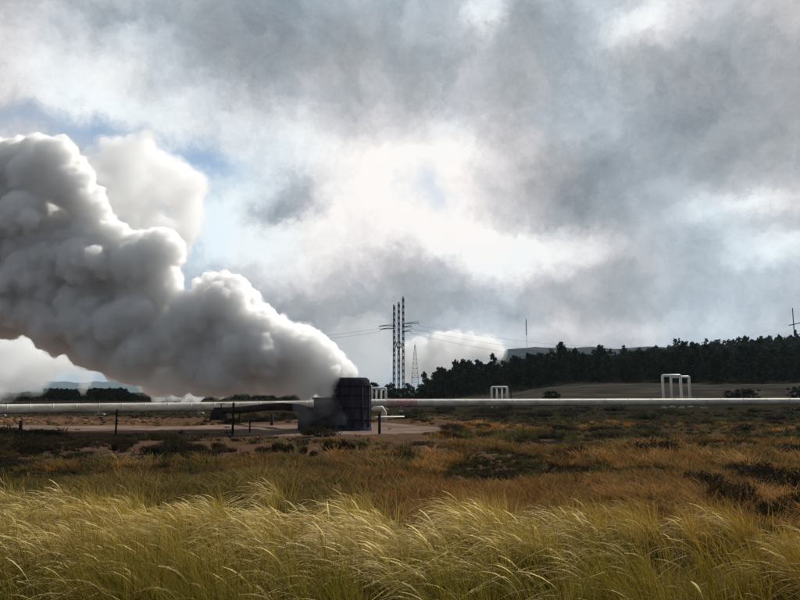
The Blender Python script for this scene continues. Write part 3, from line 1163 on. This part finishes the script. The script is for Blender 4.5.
# lower stepped weir box on the left
m = MB()
m.box((-2.45, 0.1, 0.62), (1.9, 2.0, 1.5))
m.box((-1.7, 0.0, 1.05), (1.3, 2.3, 1.95))
m.build("weir_box", M_box, sil)
m = MB()
m.box((-2.45, 0.1, 1.42), (2.1, 2.2, 0.12))
m.box((-1.7, 0.0, 2.09), (1.5, 2.5, 0.12))
m.build("lid", M_darksteel, sil)
m = MB()
m.tube([(-1.2, -1.2, 0.9), (-1.7, -1.7, 0.85), (-2.3, -1.9, 0.6), (-2.5, -2.0, -0.1)], 0.16, 12)
m.build("drain_pipe", M_darksteel, sil, smooth=True)
tag(sil, "dark steaming silencer tower with a lower box at its left foot", "silencer")

# dark branch pipe rising into the silencer, and its valve
br = empty("branch_pipe", at(262, 425, 50))
br.location.z = 0
iv = Matrix.Translation(-br.location)
m = MB()
m.tube([iv @ at(212, 421, 62), iv @ at(214, 412.5, 62), iv @ at(222, 410.5, 60), iv @ at(240, 410, 57), iv @ at(262, 407.5, 53), iv @ at(283, 406.5, 49.5), iv @ at(300, 408, 47.5), iv @ at(312, 412, 47)], 0.27, 12)
m.build("pipe", M_darksteel, br, smooth=True)
for px, Y in ((240, 57), (272, 51.5)):
    m = MB()
    p = at(px, 412, Y)
    q = iv @ p
    m.box((q.x, q.y, p.z / 2 - 0.1), (0.16, 0.3, p.z))
    m.build("support", M_box, br)
tag(br, "dark branch pipe curving from the pipeline to the silencer's left side", "pipe")
vb = empty("valve_box", at(221, 414, 60))
vb.location.z = 0
m = MB()
m.box((0, 0, 0.62), (0.95, 0.9, 1.0))
m.box((0, 0, 1.15), (1.05, 1.0, 0.07))
m.build("housing", M_box, vb)
m = MB()
m.tube([(0, 0, 1.1), (0, 0, 1.5)], 0.05, 8)
m.tube([(0.28 * math.cos(a), 0.28 * math.sin(a), 1.5) for a in np.linspace(0, 2 * PI, 17)], 0.03, 6)
m.build("hand_wheel", M_darksteel, vb)
tag(vb, "brown box shaped valve housing with a hand wheel beside the tall dark post", "valve")
# second low pale pipe stubs just right of the silencer
st = MB()
st.tube([at(373, 409, 60), at(382, 408.5, 60), at(384, 412, 60), at(384, 424, 60)], 0.22, 12)
tag(st.build("pipe_stub", M_pipe, smooth=True), "short pale bent pipe at the silencer's right side", "pipe")

# orange rubble at far left
M_rub = simple_mat("orange_rubble", (0.15, 0.085, 0.05), 0.5, 2.5, 0.95, bump=0.5)
m = MB()
for k in range(420):
    px = random.uniform(-15, 66) if k % 4 else random.uniform(60, 175)
    Y = random.uniform(57, 66)
    x = (px - 400) / F * Y
    s = random.uniform(0.05, 0.30) * random.uniform(0.5, 1)
    ang = random.uniform(0, PI)
    V = []
    nn = 7
    for lv, (rs, zz) in enumerate(((1, 0), (0.85, 0.4), (0.4, 0.7))):
        for q in range(nn):
            a = 2 * PI * q / nn + ang
            rad = s * rs * random.uniform(0.6, 1.4)
            V.append((x + rad * math.cos(a) * 1.3, Y + rad * math.sin(a), float(ground_z(x, Y)) - 0.05 + s * zz * random.uniform(0.6, 1.4)))
    fs = [(i * nn + q, i * nn + (q + 1) % nn, (i + 1) * nn + (q + 1) % nn, (i + 1) * nn + q) for i in range(2) for q in range(nn)]
    fs.append(tuple(2 * nn + q for q in range(nn)))
    m.add(V, fs)
tag(m.build("rubble", M_rub), "orange brown rubble strewn along the ground before the left pipeline", "rubble", kind="stuff")

# ------------------------------------------------------------------ pylons and wires
M_pyl = simple_mat("weathered_pylon_steel", (0.07, 0.075, 0.085), 0.2, 2, 0.6)
M_pyl2 = simple_mat("galvanised_pylon", (0.26, 0.27, 0.29), 0.2, 2, 0.6)


def lattice(mb, x, y, z0, z1, w0, w1, n, r):
    """four legged lattice mast"""
    for i in range(n):
        ta, tb = i / n, (i + 1) / n
        za, zb = z0 + (z1 - z0) * ta, z0 + (z1 - z0) * tb
        wa, wb = (w0 + (w1 - w0) * ta) / 2, (w0 + (w1 - w0) * tb) / 2
        cr = ((-1, -1), (1, -1), (1, 1), (-1, 1))
        for k in range(4):
            a, b_ = cr[k], cr[(k + 1) % 4]
            mb.tube([(x + a[0] * wa, y + a[1] * wa, za), (x + a[0] * wb, y + a[1] * wb, zb)], r, 4)
            mb.tube([(x + a[0] * wa, y + a[1] * wa, za), (x + b_[0] * wb, y + b_[1] * wb, zb)], r * 0.6, 4)
            mb.tube([(x + a[0] * wb, y + a[1] * wb, zb), (x + b_[0] * wb, y + b_[1] * wb, zb)], r * 0.6, 4)


YP = 240.0
pc = at(399, 385, YP)
py_ = empty("power_pylon", (pc.x, YP, 0))
tops = [(394.2, 305, -3), (398.8, 302.5, 0), (403.2, 297, 3)]
mx_ = []
for px, row, dy in tops:
    p = at(px, row, YP + dy)
    m = MB()
    lattice(m, p.x - pc.x, dy, -0.2, p.z, 0.66, 0.5, 16, 0.15)
    m.build("mast", M_pyl, py_)
    mx_.append((p.x - pc.x, dy, p.z))
m = MB()
for zt, zb in ((at(0, 338, YP).z, at(0, 352, YP).z),):
    for i in range(2):
        a, b_ = mx_[i], mx_[i + 1]
        m.tube([(a[0], a[1], zt), (b_[0], b_[1], zb)], 0.13, 5)
        m.tube([(a[0], a[1], zb), (b_[0], b_[1], zt)], 0.13, 5)
m.build("cross_brace", M_pyl, py_)
arms = []
for (xa, xb, row) in ((379, 395, 325.5), (380, 395, 328.5), (403, 419, 323), (403, 412, 326.5), (403, 411, 331)):
    pa, pb = at(xa, row + 0.6, YP), at(xb, row, YP)
    m = MB()
    m.tube([(pa.x - pc.x, 0, pa.z), (pb.x - pc.x, 0, pb.z)], 0.16, 5)
    m.tube([(pa.x - pc.x, 0, pa.z), (pb.x - pc.x, 0, pb.z + 0.7)], 0.07, 5)
    ar = m.build("cross_arm", M_pyl, py_)
    e = pa if xa < 395 else pb
    m = MB()
    for k in range(6):
        m.lathe([(0.05, 0), (0.13, 0.05), (0.05, 0.1)], (e.x - pc.x, 0, e.z - 0.2 - 0.12 * k), 8)
    m.build("insulator", M_galv, ar)
    arms.append((e.x, YP, e.z - 0.9))
tag(py_, "tall dark pylon of three close lattice masts with short cross arms", "pylon")

p2 = at(415, 345, 380)
t2 = empty("lattice_tower", (p2.x, 380, 0))
m = MB()
lattice(m, 0, 0, 0, p2.z, 5.0, 0.5, 11, 0.11)
m.build("mast", M_pyl2, t2)
m = MB()
m.tube([(0, 0, p2.z), (0, 0, p2.z + 1.5)], 0.06, 5)
m.build("antenna", M_pyl2, t2)
tag(t2, "smaller pale tapering lattice tower just right of the tall pylon", "tower")

hx = at(794, 329, 440)
t3 = empty("hilltop_pylon", (hx.x, 440, float(hill_z(hx.x, 440))))
m = MB()
base = t3.location.z
ztop = at(794, 308, 440).z - base
m.tube([(0, 0, 0), (0, 0, ztop)], [0.45, 0.3], 6)
m.build("mast", M_pyl, t3)
m = MB()
za = at(794, 324.5, 440).z - base
m.tube([(-3.0, 0, za - 0.5), (0, 0, za), (5.5, 0, za + 1.6)], 0.35, 6)
m.build("cross_arm", M_pyl, t3)
tag(t3, "dark pole with a slanting arm above the trees on the hilltop at right edge", "pylon")

p4 = at(526, 318, 300)
gz = float(hill_z(p4.x, 300))
t4 = empty("thin_mast", (p4.x, 300, gz))
m = MB()
m.tube([(0, 0, 0), (0, 0, p4.z - gz)], [0.09, 0.07], 6)
m.build("pole", M_pyl2, t4)
m = MB()
m.box((0, 0, p4.z - gz - 4.0), (0.30, 0.30, 7.0))
m.build("head", M_pyl, t4)
tag(t4, "slender mast above the wood, between the distant steam and the pipe loops", "mast")


def wire(a, b_, sag, r, label, group):
    m_ = MB()
    P = []
    a, b_ = Vector(a), Vector(b_)
    for i in range(25):
        t = i / 24
        p = a.lerp(b_, t)
        p.z -= sag * 4 * t * (1 - t)
        P.append(p)
    m_.tube(P, r, 4)
    o_ = m_.build("power_line", M_pyl)
    tag(o_, label, "power line", group)


for k, (e, dz) in enumerate(zip(arms[2:], (0, 1.5, 3.0))):
    wire(e, (hx.x + (-3, 0, 5)[k], 440, at(794, 324 + 3 * k, 440).z), 11 + 2 * k, 0.035, ["upper", "middle", "lowest"][k] + " wire sagging from the tall pylon right to the hilltop pylon", "wires right of the tall pylon")
for k, e in enumerate(arms[:2]):
    wire(e, at(-200, 318 + 5 * k, 200), 7, 0.035, ["upper", "lower"][k] + " wire running left from the tall pylon into the steam", "wires left of the tall pylon")

# ------------------------------------------------------------------ steam
def steam_mat(name, dens, aniso, color, surf=0.0):
    m, N, out = new_mat(name)
    t = m.node_tree
    v = N.node("ShaderNodeVolumeScatter")
    v.inputs["Color"].default_value = (*color, 1)
    v.inputs["Density"].default_value = dens
    v.inputs["Anisotropy"].default_value = aniso
    t.links.new(v.outputs[0], out.inputs["Volume"])
    tr = N.node("ShaderNodeBsdfTransparent")
    df = N.node("ShaderNodeBsdfDiffuse")
    df.inputs[0].default_value = (*color, 1)
    mx = N.node("ShaderNodeMixShader")
    mx.inputs[0].default_value = surf
    t.links.new(tr.outputs[0], mx.inputs[1])
    t.links.new(df.outputs[0], mx.inputs[2])
    t.links.new(mx.outputs[0], out.inputs["Surface"])
    m.cycles.homogeneous_volume = True
    return m


def ico():
    me = bpy.data.meshes.new("tmp")
    import bmesh
    bm = bmesh.new()
    bmesh.ops.create_icosphere(bm, subdivisions=2, radius=1.0)
    bm.verts.index_update()
    V = np.array([v.co[:] for v in bm.verts])
    Ft = np.array([[v.index for v in f.verts] for f in bm.faces])
    bm.free()
    bpy.data.meshes.remove(me)
    return V, Ft


ICO_V, ICO_F = ico()


def poly_dist(P, poly):
    """signed distance, + inside"""
    poly = np.array(poly, float)
    A, B_ = poly, np.roll(poly, -1, 0)
    d = np.full(len(P), 1e9)
    ins = np.zeros(len(P), bool)
    for a, b_ in zip(A, B_):
        ab = b_ - a
        t = np.clip(((P - a) @ ab) / (ab @ ab), 0, 1)
        d = np.minimum(d, np.linalg.norm(P - (a + t[:, None] * ab), axis=1))
        c = ((a[1] > P[:, 1]) != (b_[1] > P[:, 1])) & (P[:, 0] < (b_[0] - a[0]) * (P[:, 1] - a[1]) / (b_[1] - a[1] + 1e-9) + a[0])
        ins ^= c
    return np.where(ins, d, -d)


def steam_cloud(name, poly, Yf, n, rmin, rmax, kids, grand, voxel, mat, seed, label, disp=0.25, depth_k=0.8, dsize=0.9, group=None, extra=(), cauli=0.0, fringe=None):
    r = np.random.default_rng(seed)
    poly = np.array(poly, float)
    lo, hi = poly.min(0), poly.max(0)
    S = []
    tries = 0
    while len(S) < n and tries < 400:
        tries += 1
        P = r.uniform(lo, hi, (400, 2))
        d = poly_dist(P, poly)
        for (x, y), dd in zip(P, d):
            if dd < rmin or len(S) >= n:
                continue
            R = min(dd, rmax * r.uniform(0.6, 1.0))
            # prefer spheres that touch the outline so that it is filled out
            if dd > R * 2.2 and r.random() < 0.5:
                continue
            off = r.uniform(-1, 1) * math.sqrt(max(dd, 1.0) * 60) * depth_k * 0.5
            S.append((x, y, off, R))
    S = np.array(S + list(extra))
    levels = [S]
    cur = S
    for lev, k in enumerate((kids, grand)):
        if k == 0:
            break
        par = np.repeat(cur, k, 0)
        dv = r.normal(0, 1, (len(par), 3))
        dv /= np.linalg.norm(dv, axis=1)[:, None]
        rr2 = par[:, 3] * r.uniform(0.22, 0.48, len(par))
        c = par[:, :3] + dv * (par[:, 3] * 0.90 - rr2 * 0.40)[:, None]
        nx = np.column_stack([c, rr2])
        nx = nx[poly_dist(nx[:, :2], poly) > -rr2 * 0.6]
        levels.append(nx)
        cur = nx
    A = np.concatenate(levels)
    V, Fs = [], []
    cw = []
    for i, (x, y, off, R) in enumerate(A):
        Y0 = Yf(x)
        k = Y0 / F
        p = at(x, y, Y0 + off * k)
        V.append(ICO_V * (R * k) + np.array(p))
        Fs.append(ICO_F + i * len(ICO_V))
    V, Fs = np.concatenate(V), np.concatenate(Fs)
    cen = V.mean(0)
    cen[2] = 0
    o = mesh_np(name, V - cen, [Fs], mat, None, None, True, loc=tuple(cen))
    rm = o.modifiers.new("remesh", "REMESH")
    rm.mode = "VOXEL"
    rm.voxel_size = voxel
    rm.use_smooth_shade = True
    for q, (sz, st_) in enumerate(((dsize, disp), (dsize * 0.4, disp * 0.45))):
        tx_ = bpy.data.textures.new("billow", "CLOUDS")
        tx_.noise_scale = sz
        tx_.noise_depth = 3
        tx_.noise_type = "SOFT_NOISE"
        dm = o.modifiers.new("billow", "DISPLACE")
        dm.texture = tx_
        dm.texture_coords = "GLOBAL"
        dm.strength = st_
        dm.mid_level = 0.5
    if cauli:
        tx_ = bpy.data.textures.new("cauliflower", "VORONOI")
        tx_.noise_scale = dsize * 0.8
        dm = o.modifiers.new("cauliflower", "DISPLACE")
        dm.texture = tx_
        dm.texture_coords = "GLOBAL"
        dm.strength = -cauli
        dm.mid_level = 0.4
    def clean(q, vs):
        # folds left by the displacement are fused away so that the volume stays closed
        r2 = q.modifiers.new("fuse", "REMESH")
        r2.mode = "VOXEL"
        r2.voxel_size = vs
        r2.use_smooth_shade = True
    if fringe:
        f = o.copy()
        f.data = o.data.copy()
        f.name = "steam_fringe"
        f.data.materials.clear()
        f.data.materials.append(fringe[0])
        col.objects.link(f)
        f.parent = o
        f.location = (0, 0, 0)
        f.modifiers["remesh"].voxel_size = voxel * 1.5
        dm = f.modifiers.new("swell", "DISPLACE")
        dm.strength = fringe[1]
        dm.mid_level = 0.0
        tx_ = bpy.data.textures.new("torn", "CLOUDS")
        tx_.noise_scale = fringe[2]
        tx_.noise_depth = 5
        dm = f.modifiers.new("torn", "DISPLACE")
        dm.texture = tx_
        dm.texture_coords = "GLOBAL"
        dm.strength = fringe[3]
        dm.mid_level = 0.5
        clean(f, voxel * 1.5)
    clean(o, voxel)
    tag(o, label, "steam", group)
    print(name, len(A), "spheres")
    return o


M_steam = steam_mat("dense_steam", 3.6, 0.5, (0.984, 0.981, 0.988), 0.03)
M_steam_thin = steam_mat("thin_steam", 0.14, 0.3, (0.82, 0.82, 0.87), 0.0)  # colour greyed to stand in for the shade the veil hangs in
M_steam_far = steam_mat("far_steam", 0.08, 0.3, (0.98, 0.98, 0.985), 0.05)

plume = [(359, 372), (340, 350), (320, 330), (301, 321), (287, 322), (270, 305), (255, 288), (236, 271), (205, 270), (183, 290), (186, 262),
         (187, 236), (165, 226), (132, 231), (113, 214), (106, 196), (108, 182), (90, 166), (80, 148), (62, 130), (20, 136), (-20, 130),
         (-140, 120), (-140, 345), (-20, 337), (0, 337), (30, 346), (60, 360), (105, 374), (128, 386), (150, 396), (210, 397), (262, 395), (300, 399), (318, 407), (332, 400), (340, 386), (347, 379)]
steam_cloud("steam_plume", plume, lambda x: 46.5 + (350 - x) * 0.010, 500, 3.0, 27, 12, 6, 0.085, M_steam, 5,
            "huge grey and white steam plume billowing left from the dark silencer", 0.46, dsize=0.6, cauli=0.2,
            extra=[(356, 374, 0, 4), (352, 371, 3, 6), (349, 376, -3, 5), (345, 366, 0, 8), (340, 372, 4, 9), (336, 360, -4, 9), (354, 377, 2, 4)], fringe=(steam_mat("fringe_steam", 0.5, 0.5, (0.96, 0.96, 0.965), 0.0), 0.05, 0.7, 0.8))
back = [(60, 150), (85, 150), (98, 138), (120, 131), (140, 139), (150, 138), (172, 150), (186, 156), (196, 172), (206, 186), (203, 205), (212, 222), (204, 246), (186, 262), (120, 270), (60, 230)]
steam_cloud("steam_cloud", back, lambda x: 75, 150, 3, 17, 9, 4, 0.2, steam_mat("mid_steam", 0.5, 0.45, (0.945, 0.95, 0.965), 0.0), 8,
            "rounded white steam cloud behind the upper edge of the huge plume", 2.6, dsize=3.2, depth_k=0.9,
            fringe=(steam_mat("mid_fringe_steam", 0.14, 0.45, (0.96, 0.96, 0.97), 0.0), 0.4, 2.5, 3.0))
low = [(-60, 318), (0, 326), (20, 330), (44, 338), (60, 350), (84, 354), (104, 366), (96, 372), (70, 368), (56, 374), (50, 386), (34, 390), (16, 393), (-60, 396)]
steam_cloud("steam_cloud", low, lambda x: 110, 200, 2, 15, 10, 5, 0.25, steam_mat("low_steam", 0.26, 0.3, (0.97, 0.97, 0.98), 0.0), 9,
            "white steam bank low at the left edge above the far trees", 3.2, dsize=3.0, fringe=(steam_mat("low_fringe_steam", 0.07, 0.3, (0.97, 0.97, 0.98), 0.0), 0.6, 3.0, 4.0))
mid = [(60, 350), (100, 360), (112, 368), (95, 380), (84, 396), (80, 396), (78, 378), (60, 372)]
steam_cloud("steam_cloud", mid, lambda x: 130, 90, 1.0, 8, 8, 4, 0.2, steam_mat("wisp_steam", 0.16, 0.3, (0.98, 0.98, 0.985), 0.0), 10,
            "thin white steam wisp rising between the two flat topped tree belts", 1.5, dsize=1.4)
puff = [(150, 402), (152, 392), (162, 380), (172, 372), (180, 376), (190, 384), (204, 388), (205, 400), (195, 405), (175, 402)]
steam_cloud("steam_puff", puff, lambda x: 74, 80, 0.8, 6, 8, 4, 0.1, steam_mat("puff_steam", 0.6, 0.3, (0.985, 0.985, 0.99), 0.04), 12,
            "small white steam puff leaking at the pipeline below the plume", 0.9, dsize=0.9)
dist = [(412, 338), (436, 331), (462, 330), (484, 333), (500, 342), (512, 352), (502, 360), (470, 364), (430, 378), (400, 384), (395, 345)]
steam_cloud("distant_steam", dist, lambda x: 520, 130, 1.5, 10, 9, 5, 0.7, steam_mat("distant_steam_volume", 0.095, 0.3, (0.95, 0.96, 0.975), 0.0), 13,
            "distant white steam cloud behind the lattice tower, left of the wood", 5.0, dsize=6, fringe=(steam_mat("distant_fringe_volume", 0.025, 0.3, (0.95, 0.96, 0.975), 0.0), 1.5, 8.0, 12.0))
dist2 = [(340, 318), (370, 308), (392, 322), (398, 384), (330, 386), (320, 350)]
steam_cloud("distant_steam", dist2, lambda x: 600, 60, 3, 18, 7, 2, 1.6, steam_mat("faint_steam_volume", 0.014, 0.3, (0.98, 0.98, 0.985), 0.0), 14,
            "faint distant steam haze left of the tall pylon", 14.0, dsize=14)
veil = [(288, 402), (300, 392), (318, 388), (334, 392), (340, 404), (352, 414), (346, 424), (330, 430), (312, 432), (296, 431), (284, 420)]
steam_cloud("steam_veil", veil, lambda x: 44.6, 60, 1.5, 9, 7, 3, 0.09, M_steam_thin, 15,
            "thin grey steam veil sinking over the front and left side of the silencer", 0.7, dsize=0.9, depth_k=0.5)

# ------------------------------------------------------------------ air
HAZE_DENSITY = 0.00006
m, N, out = new_mat("haze_air")
pv = N.node("ShaderNodeVolumePrincipled")
pv.inputs["Color"].default_value = (0.62, 0.82, 1.0, 1)
pv.inputs["Density"].default_value = HAZE_DENSITY
m.node_tree.links.new(pv.outputs[0], out.inputs["Volume"])
m.cycles.homogeneous_volume = True
hb = MB()
hb.box((0, 4800, 149), (20400, 10200, 302))
tag(hb.build("haze", m), kind="stuff")
